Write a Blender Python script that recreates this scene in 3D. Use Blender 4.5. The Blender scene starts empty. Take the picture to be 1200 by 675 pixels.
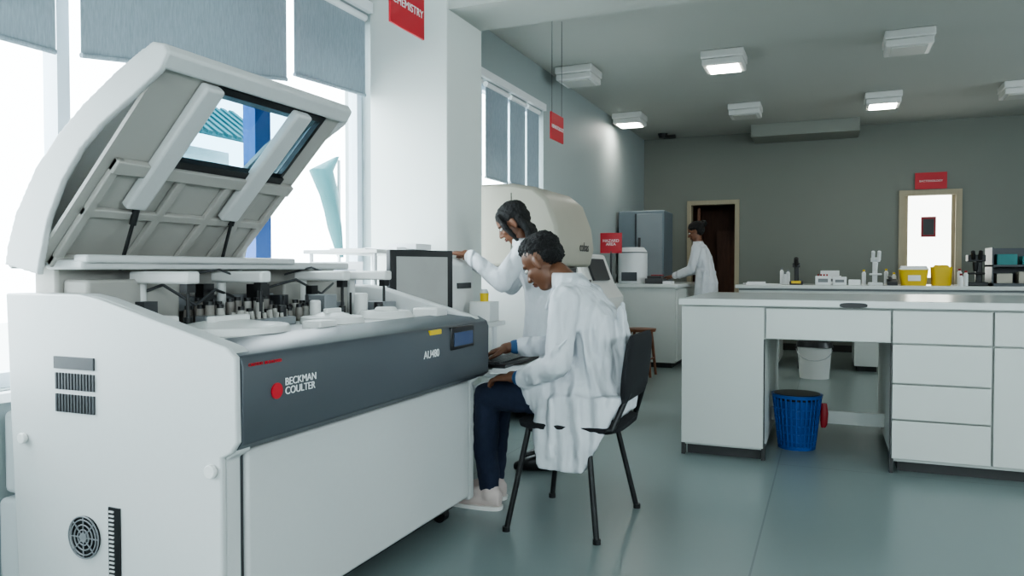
import bpy, bmesh, math, random
from mathutils import Vector, Matrix, Euler
random.seed(3)
S=bpy.context.scene; C=S.collection
rad=math.radians
# ---------------------------------------------------------------- materials
MATS={}
def mat(name,col,rough=.5,metal=0.,var=.06,nscale=6.,bump=0.,bscale=40.,emit=0.,trans=0.,coat=0.,spec=.5,stretch=None):
    if name in MATS: return MATS[name]
    m=bpy.data.materials.new(name); m.use_nodes=True
    nt=m.node_tree; N=nt.nodes; L=nt.links
    b=N['Principled BSDF']
    tc=N.new('ShaderNodeTexCoord'); mp=N.new('ShaderNodeMapping')
    L.new(tc.outputs['Object'],mp.inputs[0])
    if stretch: mp.inputs['Scale'].default_value=stretch
    nz=N.new('ShaderNodeTexNoise'); nz.inputs['Scale'].default_value=nscale; nz.inputs['Detail'].default_value=4
    L.new(mp.outputs[0],nz.inputs[0])
    mx=N.new('ShaderNodeMix'); mx.data_type='RGBA'
    c=Vector(col[:3])
    mx.inputs[6].default_value=(*(c*(1-var)),1); mx.inputs[7].default_value=(*[min(1,x*(1+var)) for x in c],1)
    L.new(nz.outputs[0],mx.inputs[0]); L.new(mx.outputs[2],b.inputs['Base Color'])
    b.inputs['Roughness'].default_value=rough; b.inputs['Metallic'].default_value=metal
    b.inputs['Specular IOR Level'].default_value=spec
    b.inputs['Coat Weight'].default_value=coat
    b.inputs['Transmission Weight'].default_value=trans
    if emit:
        b.inputs['Emission Color'].default_value=(*c,1); b.inputs['Emission Strength'].default_value=emit
    if bump:
        n2=N.new('ShaderNodeTexNoise'); n2.inputs['Scale'].default_value=bscale; n2.inputs['Detail'].default_value=3
        L.new(mp.outputs[0],n2.inputs[0])
        bp=N.new('ShaderNodeBump'); bp.name='bump1'; bp.inputs['Strength'].default_value=bump; bp.inputs['Distance'].default_value=.01
        L.new(n2.outputs[0],bp.inputs['Height']); L.new(bp.outputs[0],b.inputs['Normal'])
    MATS[name]=m; return m
def mat_thin(name,col,alpha,gloss=.08):
    m=bpy.data.materials.new(name); m.use_nodes=True; nt=m.node_tree; N=nt.nodes; L=nt.links
    N.remove(N['Principled BSDF']); out=N['Material Output']
    t=N.new('ShaderNodeBsdfTransparent'); t.inputs[0].default_value=(*col,1)
    g=N.new('ShaderNodeBsdfGlossy'); g.inputs['Roughness'].default_value=.03
    mx=N.new('ShaderNodeMixShader'); mx.inputs[0].default_value=gloss
    L.new(t.outputs[0],mx.inputs[1]); L.new(g.outputs[0],mx.inputs[2]); L.new(mx.outputs[0],out.inputs[0])
    return m
def mat_fabric(name,col,tr=.4):
    m=bpy.data.materials.new(name); m.use_nodes=True; nt=m.node_tree; N=nt.nodes; L=nt.links
    N.remove(N['Principled BSDF']); out=N['Material Output']
    tc=N.new('ShaderNodeTexCoord'); w=N.new('ShaderNodeTexNoise'); w.inputs['Scale'].default_value=160
    mp=N.new('ShaderNodeMapping'); mp.inputs['Scale'].default_value=(1,1,.15)
    L.new(tc.outputs['Object'],mp.inputs[0]); L.new(mp.outputs[0],w.inputs[0])
    r=N.new('ShaderNodeMix'); r.data_type='RGBA'; r.inputs[6].default_value=(*[x*.75 for x in col],1); r.inputs[7].default_value=(*[x*1.2 for x in col],1)
    L.new(w.outputs[0],r.inputs[0])
    d=N.new('ShaderNodeBsdfDiffuse'); t=N.new('ShaderNodeBsdfTranslucent'); mx=N.new('ShaderNodeMixShader'); mx.inputs[0].default_value=tr
    L.new(r.outputs[2],d.inputs[0]); L.new(r.outputs[2],t.inputs[0])
    L.new(d.outputs[0],mx.inputs[1]); L.new(t.outputs[0],mx.inputs[2]); L.new(mx.outputs[0],out.inputs[0])
    return m
def floor_mat():
    m=mat('vinyl_floor',(.235,.285,.28),rough=.30,var=.02,nscale=1.0,spec=.5)
    nt=m.node_tree; N=nt.nodes; L=nt.links; b=N['Principled BSDF']
    mx=[n for n in N if n.type=='MIX'][0]
    tc=[n for n in N if n.type=='TEX_COORD'][0]
    br=N.new('ShaderNodeTexBrick'); br.inputs['Scale'].default_value=1; br.inputs['Brick Width'].default_value=9
    br.inputs['Row Height'].default_value=1.5; br.inputs['Mortar Size'].default_value=.004
    mp=N.new('ShaderNodeMapping'); mp.inputs['Rotation'].default_value=(0,0,rad(90)); mp.inputs['Location'].default_value=(0,.25,0)
    L.new(tc.outputs['Object'],mp.inputs[0]); L.new(mp.outputs[0],br.inputs[0])
    br.inputs['Color1'].default_value=(1,1,1,1); br.inputs['Color2'].default_value=(.98,.98,.98,1); br.inputs['Mortar'].default_value=(.68,.68,.68,1)
    mm=N.new('ShaderNodeMix'); mm.data_type='RGBA'; mm.blend_type='MULTIPLY'; mm.inputs[0].default_value=1
    L.new(mx.outputs[2],mm.inputs[6]); L.new(br.outputs[0],mm.inputs[7]); L.new(mm.outputs[2],b.inputs['Base Color'])
    return m
# ---------------------------------------------------------------- mesh helpers
def rotm(r): return Euler([rad(a) for a in r]).to_matrix().to_4x4()
def loft(bm,rings,n=24,ex=2.0):
    R=[]
    for c,a,b in rings:
        c=Vector(c); a=Vector(a) if hasattr(a,'__len__') else Vector((a,0,0)); b=Vector(b) if hasattr(b,'__len__') else Vector((0,b,0))
        row=[]
        for i in range(n):
            t=2*math.pi*i/n; cx,sx=math.cos(t),math.sin(t)
            k=lambda v:math.copysign(abs(v)**(2/ex),v)
            row.append(bm.verts.new(c+a*k(cx)+b*k(sx)))
        R.append(row)
    for p,q in zip(R,R[1:]):
        for i in range(n): bm.faces.new((p[i],p[(i+1)%n],q[(i+1)%n],q[i]))
    bm.faces.new(R[0][::-1]); bm.faces.new(R[-1])
def prim(bm,p):
    k=p[0]
    if k=='b':
        c,s=p[1],p[2]; r=p[3] if len(p)>3 else (0,0,0)
        bmesh.ops.create_cube(bm,size=1,matrix=Matrix.Translation(c)@rotm(r)@Matrix.Diagonal((*s,1)))
    elif k=='B': # min,max
        a,b=Vector(p[1]),Vector(p[2])
        bmesh.ops.create_cube(bm,size=1,matrix=Matrix.Translation((a+b)/2)@Matrix.Diagonal((*(b-a),1)))
    elif k in('c','k'):
        a,b=Vector(p[1]),Vector(p[2]); r1=p[3]; r2=p[4] if len(p)>4 else r1; seg=p[5] if len(p)>5 else 24
        d=b-a; q=d.to_track_quat('Z','Y').to_matrix().to_4x4()
        bmesh.ops.create_cone(bm,cap_ends=True,segments=seg,radius1=r1,radius2=max(r2,1e-4),depth=d.length,matrix=Matrix.Translation((a+b)/2)@q)
        if k=='k':
            bmesh.ops.create_uvsphere(bm,u_segments=16,v_segments=10,radius=r1*1.0,matrix=Matrix.Translation(a))
            bmesh.ops.create_uvsphere(bm,u_segments=16,v_segments=10,radius=r2*1.0,matrix=Matrix.Translation(b))
    elif k=='e':
        c,r=p[1],p[2]; ro=p[3] if len(p)>3 else (0,0,0)
        if not hasattr(r,'__len__'): r=(r,r,r)
        bmesh.ops.create_uvsphere(bm,u_segments=24,v_segments=14,radius=1,matrix=Matrix.Translation(c)@rotm(ro)@Matrix.Diagonal((*r,1)))
    elif k=='t':
        pts=p[1]; r=p[2]
        for i in range(len(pts)-1):
            prim(bm,('c',pts[i],pts[i+1],r,r,12))
        for q in pts[1:-1]: bmesh.ops.create_uvsphere(bm,u_segments=12,v_segments=8,radius=r,matrix=Matrix.Translation(q))
    elif k=='p': # profile extruded
        prof,ax,lo,hi=p[1],p[2],p[3],p[4]
        def P(u,v,w): return {'X':(w,u,v),'Y':(u,w,v),'Z':(u,v,w)}[ax]
        A=[bm.verts.new(P(u,v,lo)) for u,v in prof]; B=[bm.verts.new(P(u,v,hi)) for u,v in prof]
        n=len(prof)
        for i in range(n): bm.faces.new((A[i],A[(i+1)%n],B[(i+1)%n],B[i]))
        bm.faces.new(A[::-1]); bm.faces.new(B)
    elif k=='l':
        loft(bm,p[1],*(p[2:]))
class G:
    def __init__(s,name,loc=(0,0,0),rz=0,world=True):
        s.e=bpy.data.objects.new(name,None); s.e.empty_display_size=.1
        s.e.location=loc; s.e.rotation_euler=(0,0,rad(rz)); C.objects.link(s.e)
        s.inv=Matrix.Translation(-Vector(loc)) if world else None
def part(name,g,m,prims,bevel=0,M=None,remesh=0,smooth=0,disp=0,dsize=.1,angle=35,sub=0,dmid=.5):
    bm=bmesh.new()
    for p in prims: prim(bm,p)
    bmesh.ops.recalc_face_normals(bm,faces=bm.faces[:])
    if M is not None: bm.transform(M)
    me=bpy.data.meshes.new(name); bm.to_mesh(me); bm.free()
    me.materials.append(m)
    for f in me.polygons: f.use_smooth=True
    if not remesh: me.set_sharp_from_angle(angle=rad(angle))
    o=bpy.data.objects.new(name,me); C.objects.link(o)
    if g is not None:
        o.parent=g.e
        if g.inv is not None: o.matrix_parent_inverse=g.inv
    if bevel:
        b=o.modifiers.new('bv','BEVEL'); b.width=bevel; b.segments=3; b.limit_method='ANGLE'; b.angle_limit=rad(40); b.harden_normals=False
    if remesh:
        r=o.modifiers.new('rm','REMESH'); r.mode='VOXEL'; r.voxel_size=remesh; r.use_smooth_shade=True
    if smooth:
        s=o.modifiers.new('sm','SMOOTH'); s.iterations=smooth; s.factor=.6
    if disp:
        t=bpy.data.textures.new(name+'_tx','CLOUDS'); t.noise_scale=dsize; t.noise_depth=2
        d=o.modifiers.new('dp','DISPLACE'); d.texture=t; d.strength=disp; d.mid_level=dmid; d.texture_coords='LOCAL'
    return o
def text(name,g,body,loc,size,m,rot=(90,0,90),align='LEFT',ext=.001):
    cu=bpy.data.curves.new(name,'FONT'); cu.body=body; cu.size=size; cu.extrude=ext; cu.align_x=align; cu.space_line=.85
    cu.materials.append(m)
    o=bpy.data.objects.new(name,cu); C.objects.link(o); o.location=loc; o.rotation_euler=[rad(a) for a in rot]
    if g: 
        o.parent=g.e
        if g.inv is not None: o.matrix_parent_inverse=g.inv
    return o
# ---------------------------------------------------------------- palette
m_floor=floor_mat()
m_wall=mat('wall_paint_white',(.62,.64,.62),.6,var=.03,nscale=1.5,bump=.05)
m_far=mat('wall_paint_greygreen',(.215,.230,.205),.6,var=.04,nscale=1.2,bump=.05)
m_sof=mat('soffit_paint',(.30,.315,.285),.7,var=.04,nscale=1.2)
m_left=mat('wall_paint_cool',(.38,.43,.43),.6,var=.03,nscale=1.2,bump=.05)
m_col=mat('column_paint',(.68,.71,.68),.5,var=.03,nscale=2,bump=.04)
m_ceil=mat('ceiling_paint',(.50,.51,.48),.8,var=.03,nscale=1.2,bump=.06)
m_blue=mat('blue_frame_paint',(.02,.10,.36),.4)
m_frame=mat('glare_washed_frame',(.70,.78,.86),.4)  # blue frames painted pale; window glare put into the colour
m_trimw=mat('white_trim',(.8,.82,.83),.4)
m_white=mat('white_enamel',(.72,.72,.70),.38,var=.02,nscale=3)
m_white2=mat('machine_shell_white',(.59,.598,.59),.42,var=.02,nscale=60,bump=.03,bscale=500)
m_inner=mat('machine_inner_shaded_beige',(.40,.385,.355),.5,var=.04)  # beige darkened; shade under the open lid put into the colour
m_grey=mat('graphite_panel',(.070,.080,.090),.38,var=.03)
m_dgrey=mat('dark_grey_plastic',(.05,.052,.056),.45)
m_mgrey=mat('mid_grey_plastic',(.22,.23,.24),.45)
m_black=mat('black_plastic',(.012,.012,.013),.35)
m_blackf=mat('black_fabric',(.014,.014,.017),.85,bump=.3,bscale=300)
m_red=mat('red_sign',(.55,.015,.03),.4)
m_redd=mat('red_dark',(.30,.01,.02),.4)
m_txt=mat('white_lettering',(.9,.9,.9),.4)
m_met=mat('brushed_metal',(.5,.5,.5),.3,metal=1)
m_lab=mat('laminate_white',(.62,.64,.61),.42,var=.03,nscale=2)
m_top=mat('laminate_top',(.68,.70,.68),.22,var=.03,nscale=2)
m_plinth=mat('dark_plinth',(.05,.05,.05),.6)
m_wood=mat('brown_wood',(.20,.085,.045),.5,var=.35,nscale=4,stretch=(8,8,1))
m_cream=mat('cream_wood',(.40,.35,.25),.5,var=.1,nscale=4,stretch=(8,8,1))
m_lamp=mat('lamp_diffuser_lit',(1,.97,.88),.5,emit=30.)
m_lampoff=mat('lamp_diffuser_off',(.55,.55,.52),.5)
m_beige=mat('analyzer_beige',(.46,.43,.36),.45,var=.03)
m_yel=mat('yellow_plastic',(.75,.52,.02),.4)
m_teal=mat('teal_plastic',(.03,.22,.22),.4)
m_bskt=mat('blue_plastic',(.02,.09,.34),.35)
m_coat=mat('lab_coat_cotton',(.66,.68,.71),.85,var=.04,nscale=8,bump=.7,bscale=11,stretch=(1.3,1.3,.5))
def coat_folds():
    nt=m_coat.node_tree;N=nt.nodes;L=nt.links;b=N['Principled BSDF'];bp=N['bump1'];bp.inputs['Distance'].default_value=.026
    w=N.new('ShaderNodeTexWave'); w.inputs['Scale'].default_value=2.6; w.inputs['Distortion'].default_value=9; w.inputs['Detail'].default_value=2.5; w.inputs['Detail Scale'].default_value=1.6
    mp=[n for n in N if n.type=='MAPPING'][0]; L.new(mp.outputs[0],w.inputs[0])
    b2=N.new('ShaderNodeBump'); b2.inputs['Strength'].default_value=.65; b2.inputs['Distance'].default_value=.026
    L.new(w.outputs['Fac'],b2.inputs['Height']); L.new(bp.outputs[0],b2.inputs['Normal']); L.new(b2.outputs[0],b.inputs['Normal'])
coat_folds()
m_skin=mat('skin_brown',(.15,.066,.036),.45,var=.12,nscale=25)
m_skin2=mat('skin_brown_warm',(.19,.085,.05),.45,var=.12,nscale=25)
m_lip=mat('lip_brown',(.15,.04,.035),.4)
m_hair=mat('black_hair',(.008,.007,.007),.6,bump=.9,bscale=220)
m_eye=mat('eye_white',(.7,.68,.65),.2); m_iris=mat('iris_dark',(.01,.006,.004),.1)
m_jean=mat('navy_denim',(.014,.021,.048),.85,var=.25,nscale=30,bump=.3,bscale=200)
m_shirt=mat('blue_shirt',(.04,.10,.22),.8)
m_shoe=mat('pale_canvas',(.56,.47,.44),.7); m_sole=mat('white_rubber',(.75,.73,.70),.6)
m_paper=mat('paper',(.8,.81,.82),.7)
m_glass=mat_thin('window_glass',(.93,.97,.98),1,.05)
m_tint=mat_thin('tinted_acrylic',(.55,.68,.74),1,.06)
m_blind=mat_fabric('blind_fabric',(.37,.43,.47),.18)
m_scr=mat('screen_lit',(.16,.175,.17),.4,emit=.7,var=.15,nscale=9)
m_frost=mat('frosted_glass_glow',(.95,1,.93),.5,emit=3.5)  # emission stands in for a bright room behind the door pane
# ---------------------------------------------------------------- room
XW=-2.5
part('floor',None,m_floor,[('B',(-2.75,-3.1,-.1),(4.6,13.1,0))])
part('ceiling',None,m_ceil,[('B',(-2.75,-3.1,3.0),(4.6,13.1,3.1))])
part('wall_left',None,m_left,[('B',(-2.7,-3,0),(XW,4.3,.70)),('B',(-2.7,4.3,0),(XW,6.75,.9)),('B',(-2.7,-3,2.6),(XW,6.75,3)),
   ('B',(-2.7,-3,.7),(XW,-2.7,2.6)),('B',(-2.7,.35,.7),(XW,.75,2.6)),('B',(-2.7,3.84,.7),(XW,4.4,2.6)),('B',(-2.7,6.75,0),(XW,11,3))])
part('wall_right',None,m_wall,[('B',(4.5,-3,0),(4.6,11,1.6)),('B',(4.5,-3,2.6),(4.6,11,3)),('B',(4.5,-3,1.6),(4.6,-1,2.6)),('B',(4.5,3.2,1.6),(4.6,6.2,2.6)),('B',(4.5,8.2,1.6),(4.6,11,2.6))])
part('wall_near',None,m_wall,[('B',(-2.7,-3.1,0),(4.6,-3,1.1)),('B',(-2.7,-3.1,2.6),(4.6,-3,3)),('B',(-2.7,-3.1,1.1),(-.6,-3,2.6)),('B',(3.0,-3.1,1.1),(4.6,-3,2.6))])
part('wall_far',None,m_far,[('B',(-2.7,11,0),(-1.82,11.12,3)),('B',(-1.82,11,2.03),(-1.2,11.12,3)),('B',(-1.2,11,0),(.89,11.12,3)),
   ('B',(.89,11,2.06),(1.5,11.12,3)),('B',(1.5,11,0),(4.6,11.12,3))])
part('wall_corridor',None,m_wood,[('B',(-2.3,12.6,0),(-.8,12.7,3)),('B',(-2.4,11.12,0),(-2.3,12.7,3)),('B',(-.8,11.12,0),(-.7,12.7,3))])
part('column',None,m_col,[('B',(XW,3.81,0),(-1.99,4.27,3))],bevel=.006)
part('ceiling_beam',None,m_ceil,[('B',(-2.05,3.83,2.57),(4.5,4.25,3))])
part('ceiling_soffit',None,m_sof,[('B',(-.95,10.4,2.84),(.35,11,3))])
part('baseboard_far',None,m_plinth,[('B',(-1.19,10.985,0),(.84,11,.09)),('B',(1.56,10.985,0),(4.5,11,.09))])
part('baseboard_left',None,m_plinth,[('B',(XW,6.8,0),(XW+.012,10.98,.09))])
part('trim_1',None,m_trimw,[('B',(XW,.76,2.6),(XW+.03,3.8,2.66)),('B',(XW,4.4,2.6),(XW+.03,6.75,2.66))])
part('trim_2',None,m_trimw,[('B',(XW-.02,.76,.67),(XW+.05,3.8,.70)),('B',(XW-.02,4.3,.87),(XW+.05,6.75,.90))])
def window(i,y0,y1,z0,z1,mull,x=-2.61):
    g=G('window_%d'%i,(x,(y0+y1)/2,z0))
    part('frame',g,m_frame,[('B',(x-.03,y0,z0),(x+.03,y1,z0+.05)),('B',(x-.03,y0,z1-.05),(x+.03,y1,z1)),('B',(x-.03,y0,z0),(x+.03,y0+.05,z1)),('B',(x-.03,y1-.05,z0),(x+.03,y1,z1))])
    for j,(y,w,mm) in enumerate(mull): part('mullion_%d'%j,g,mm,[('B',(x-.035,y-w/2,z0),(x+.04,y+w/2,z1))])
    part('pane',g,m_glass,[('B',(x-.002,y0+.05,z0+.05),(x+.002,y1-.05,z1-.05))])
window(1,.75,3.84,.70,2.6,[(1.92,.05,m_frame),(2.97,.11,m_blue)])
window(2,4.4,6.75,.9,2.6,[(5.5,.05,m_frame),(6.15,.05,m_frame)])
window(3,-2.7,.35,.7,2.6,[(-1.7,.05,m_frame),(-.7,.05,m_frame)])
window(4,-1,3.2,1.6,2.6,[(.4,.05,m_frame),(1.8,.05,m_frame)],x=4.55)
window(5,6.2,8.2,1.6,2.6,[(7.2,.05,m_frame)],x=4.55)
g=G('window_6',(1.2,-3.05,1.1))  # unseen near-wall window, added for fill light from behind the camera
part('frame',g,m_frame,[('B',(-.6,-3.08,1.1),(3.0,-3.02,1.15)),('B',(-.6,-3.08,2.55),(3.0,-3.02,2.6))]+[('B',(x,-3.08,1.1),(x+.05,-3.02,2.6)) for x in(-.6,.6,1.8,2.95)])
part('pane',g,m_glass,[('B',(-.55,-3.052,1.15),(2.95,-3.048,2.55))])
def blind(y0,y1,za,zb,zt=2.58,x=-2.53):
    g=G('roller_blind',(x,(y0+y1)/2,zt))
    part('fabric',g,m_blind,[('p',[(y0,za),(y1,zb),(y1,zt),(y0,zt)],'X',x-.002,x+.002)])
    part('bottom_rail',g,m_blind,[('c',(x,y0,za),(x,y1,zb),.010,.010,12)])
    part('roller_tube',g,m_trimw,[('c',(x,y0,zt),(x,y1,zt),.022,.022,16)])
blind(.80,1.86,1.86,1.87); blind(1.96,3.10,1.885,2.06); blind(3.16,3.80,2.10,2.13)
blind(4.45,5.42,1.85,1.85); blind(5.5,5.95,1.84,1.84); blind(6.0,6.35,1.85,1.85); blind(6.4,6.7,1.85,1.85)
blind(-2.6,-1.6,1.9,1.9);blind(-1.5,-.5,1.9,1.9);blind(-.4,.3,1.9,1.9)
# outside
g=G('street_building',(-7,7.4,-1)); m_teald=mat('teal_roof',(.008,.10,.11),.6); m_bw=mat('render_pale',(.7,.72,.7),.8)
part('roof',g,m_teald,[('b',(-7.2,6.5+i*.16,3.0),(.9,.08,.05),(0,35,0)) for i in range(11)]+[('b',(-7.2,7.3,2.97),(.9,1.8,.02),(0,35,0))])
part('facade',g,m_bw,[('B',(-8.2,6.5,-1),(-7.6,8.1,2.7))])
g=G('garden_parasol',(-3.75,5.05,-1))
part('canopy',g,m_teald,[('l',[((-3.70,5.15,2.02),.02,.02),((-3.78,5.05,1.9),.10,.09),((-3.74,5.10,1.7),.07,.09),((-3.76,5.2,1.45),.07,.05),((-3.72,5.22,1.2),.03,.03)],14)],disp=.05,dsize=.1)
part('pole',g,m_met,[('c',(-3.72,5.2,-1),(-3.72,5.2,2.0),.015)])
part('street_ground',None,mat('pavement',(.5,.5,.48),.9),[('B',(-30,-20,-1.1),(-2.75,30,-1))])
# doors
g=G('door_1',(-1.5,11,0))
part('frame',g,m_cream,[('B',(-1.87,10.97,0),(-1.81,11.13,2.08)),('B',(-1.21,10.97,0),(-1.15,11.13,2.08)),('B',(-1.81,10.97,2.02),(-1.21,11.13,2.08))])
part('leaf',g,m_wood,[('b',(-1.76,11.42,1.0),(.04,.58,1.98),(0,0,6)),('b',(-1.73,11.42,1.45),(.02,.36,.7),(0,0,6)),('b',(-1.73,11.42,.5),(.02,.36,.6),(0,0,6))],bevel=.004)
part('inner_wardrobe',g,m_wood,[('B',(-1.6,12.1,0),(-1.25,12.5,1.7)),('B',(-1.42,12.08,.1),(-1.40,12.1,1.6))])
g=G('door_2',(1.2,11,0))
part('frame',g,m_cream,[('B',(.84,10.96,0),(.91,11.13,2.12)),('B',(1.48,10.96,0),(1.55,11.13,2.12)),('B',(.91,10.96,2.05),(1.48,11.13,2.12))])
part('leaf',g,m_cream,[('B',(.91,11.03,0),(1.48,11.07,1.0)),('B',(.91,11.03,1.0),(.95,11.07,2.05)),('B',(1.44,11.03,1.0),(1.48,11.07,2.05))])
part('lit_pane',g,m_frost,[('B',(.95,11.04,1.0),(1.44,11.06,2.05))])
part('vision_slot',g,m_redd,[('B',(1.10,11.02,1.52),(1.27,11.04,1.78))]); part('slot_glass',g,m_black,[('B',(1.125,11.01,1.55),(1.245,11.02,1.75))])
g=G('wall_sign',(1.2,10.98,2.2))
part('plate',g,m_red,[('B',(1.02,10.97,2.13),(1.38,10.985,2.34))]); text('lettering',g,'BACTERIOLOGY',(1.2,10.966,2.22),.036,m_txt,rot=(90,0,0),align='CENTER')
# ceiling lamps
def lamp(x,y,lit):
    g=G('ceiling_lamp',(x,y,3))
    part('housing',g,m_white,[('b',(x,y,2.965),(.36,.36,.07)),('b',(x,y,2.90),(.34,.34,.06))],bevel=.012)
    part('diffuser',g,m_lamp if lit else m_lampoff,[('b',(x,y,2.868),(.26,.26,.012))],bevel=.004)
for x,y,l in [(-2.2,6.9,0),(-.86,6.9,1),(.58,6.9,0),(2.0,6.9,0),(-2.26,9.15,1),(-.90,9.15,0),(.53,9.15,1),(1.80,9.15,0)]: lamp(x,y,l)
g=G('ceiling_camera',(-2.15,10.6,3)); part('body',g,m_black,[('c',(-2.15,10.6,3),(-2.15,10.6,2.94),.07,.05),('b',(-2.05,10.6,2.95),(.16,.06,.05))])  # small black camera on the ceiling
# hanging signs
def hsign(name,x,y0,y1,z0,z1,t,ts):
    g=G(name,(x,(y0+y1)/2,z1))
    part('panel',g,m_red,[('B',(x-.006,y0,z0),(x+.006,y1,z1))],bevel=.002)
    part('strings',g,m_black,[('c',(x,y0+.03,z1),(x,y0+.03,3),.0018,.0018,6),('c',(x,y1-.03,z1),(x,y1-.03,3),.0018,.0018,6)])
    text('lettering',g,t,(x+.008,(y0+y1)/2,z0+(z1-z0)*.42),ts,m_txt,align='CENTER')
hsign('hanging_sign',-1.9,3.06,3.38,2.26,2.50,'CHEMISTRY',.055)
hsign('hanging_sign',-1.9,5.28,5.56,2.07,2.27,'HEMATOLOGY',.04)
# ---------------------------------------------------------------- chemistry analyzer
g=G('chemistry_analyzer',(-1.85,2.3,0))
side=[(-2.28,1.03),(-1.97,1.03),(-1.90,1.02),(-1.43,.895),(-1.415,.88),(-1.415,.62),(-1.45,.60),(-1.45,.08),(-2.24,.08)]
side2=[(-2.28,1.03),(-1.97,1.03),(-1.90,1.02),(-1.43,.90),(-1.397,.875),(-1.394,.655),(-1.415,.625),(-1.447,.61),(-1.447,.08),(-2.24,.08)]
part('side_panel_near',g,m_white2,[('p',side2,'Y',1.505,1.525),('p',side,'Y',1.525,1.58)],bevel=.006)
part('side_panel_far',g,m_white2,[('p',side,'Y',2.98,3.03)],bevel=.012)
part('cabinet',g,m_white2,[('B',(-2.24,1.58,.09),(-1.49,2.98,.88))])
part('front_door',g,m_white2,[('B',(-1.49,1.60,.10),(-1.447,2.975,.612))],bevel=.010)
part('door_gap',g,m_dgrey,[('B',(-1.49,1.581,.10),(-1.462,1.60,.612))])
part('base',g,m_black,[('B',(-2.2,1.58,.05),(-1.52,2.95,.09))])
part('casters',g,m_black,[('c',(x,y-.02,.03),(x,y+.02,.03),.03) for x in(-2.15,-1.55) for y in(1.65,2.9)]+[('b',(x,y,.06),(.05,.05,.04)) for x in(-2.15,-1.55) for y in(1.65,2.9)])
part('front_band',g,m_grey,[('p',[(-1.55,.625),(-1.42,.625),(-1.394,.645),(-1.392,.85),(-1.402,.875),(-1.44,.893),(-1.58,.905)],'Y',1.526,3.06)],bevel=.004)
part('band_window',g,m_black,[('B',(-1.42,2.69,.775),(-1.386,2.90,.868))],bevel=.006)
part('band_window_glass',g,mat('blue_lcd',(.05,.08,.18),.1),[('B',(-1.388,2.71,.79),(-1.384,2.88,.845))])
part('caution_label',g,m_yel,[('B',(-1.398,2.52,.850),(-1.390,2.61,.868))])
part('logo_disc',g,m_red,[('c',(-1.395,1.655,.768),(-1.389,1.655,.768),.022)])
text('logo_text',g,'BECKMAN\nCOULTER',(-1.390,1.688,.778),.030,m_txt)
text('model_text',g,'AU480',(-1.390,2.47,.765),.042,m_txt)
text('warning_text',g,'CAUTION  BIOHAZARD',(-1.390,1.545,.847),.012,m_red)
ys=1.503
part('side_handle',g,m_dgrey,[('B',(-2.066,ys-.004,.815),(-1.905,ys+.002,.85))])
part('side_grille',g,m_dgrey,[('B',(-2.062+i*.0125,ys-.003,.755),(-2.055+i*.0125,ys+.002,.803)) for i in range(13)]+[('B',(-2.062+i*.0125,ys-.003,.69),(-2.055+i*.0125,ys+.002,.742)) for i in range(13)])
part('fan_guard',g,m_black,[('c',(-1.95,ys-.002,.337),(-1.95,ys+.002,.337),.060)])
fan=[]
for r in(.022,.036,.050,.060):
    n=28
    for i in range(n):
        a=2*math.pi*i/n;b=2*math.pi*(i+1)/n
        fan.append(('c',(-1.95+r*math.cos(a),ys-.006,.337+r*math.sin(a)),(-1.95+r*math.cos(b),ys-.006,.337+r*math.sin(b)),.0022,.0022,6))
for a in(0,45,90,135): fan.append(('b',(-1.95,ys-.006,.337),(.12,.003,.003),(0,a,0)))
fan.append(('c',(-1.95,ys-.008,.337),(-1.95,ys-.002,.337),.014))
part('fan_wires',g,m_mgrey,fan)
part('side_vent_strip',g,m_black,[('B',(-1.855,ys-.002,.20),(-1.81,ys+.002,.435))])
part('vent_slats',g,m_white2,[('B',(-1.85,ys-.005,.205+i*.012),(-1.832,ys,.210+i*.012)) for i in range(19)])
part('side_knobs',g,m_white,[('c',(-2.2,ys,.60),(-2.2,ys-.014,.60),.016),('c',(-1.475,ys,.575),(-1.475,ys-.014,.575),.018)],bevel=.003)
part('deck',g,m_white2,[('B',(-2.24,1.58,.88),(-1.55,2.98,.90))])
part('back_wall',g,m_inner,[('B',(-2.26,1.58,.90),(-2.16,2.98,1.12)),('B',(-2.16,1.60,.90),(-2.05,1.95,1.07)),('B',(-2.16,2.5,.9),(-2.06,2.95,1.05))],bevel=.01)
part('back_rail',g,m_white2,[('B',(-2.18,1.56,1.10),(-2.02,2.9,1.13)),('B',(-2.06,1.56,1.12),(-2.0,2.5,1.145))],bevel=.008)
part('rotor_covers',g,m_white,[('c',(-1.76,1.87,.90),(-1.76,1.87,.925),.19,.185,48),('c',(-1.76,1.87,.925),(-1.76,1.87,.94),.15,.06,48),
   ('c',(-1.72,2.36,.90),(-1.72,2.36,.925),.12,.115,48),('c',(-1.72,2.36,.925),(-1.72,2.36,.94),.08,.04,48),
   ('c',(-1.70,2.70,.90),(-1.70,2.70,.93),.12,.10,48),('c',(-1.70,2.70,.93),(-1.70,2.70,.945),.05,.04,48),
   ('b',(-1.76,1.87,.945),(.03,.16,.02)),('b',(-1.72,2.36,.945),(.02,.09,.02))],bevel=.004)
pr=[];pk=[]
for (x,y,L) in[(-1.98,1.80,.20),(-1.95,2.12,.18),(-1.98,2.62,.2),(-1.9,2.86,.17)]:
    pr+= [('c',(x-.08,y,.90),(x-.08,y,1.06),.016),('b',(x-.08+L/2,y,1.075),(L+.05,.055,.04))]
    pk+= [('c',(x-.08+L,y,1.06),(x-.08+L,y,.93),.006),('b',(x-.08+L,y,1.045),(.03,.035,.035)),('c',(x-.08+L,y,.90),(x-.08+L,y,.95),.014)]
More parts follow.
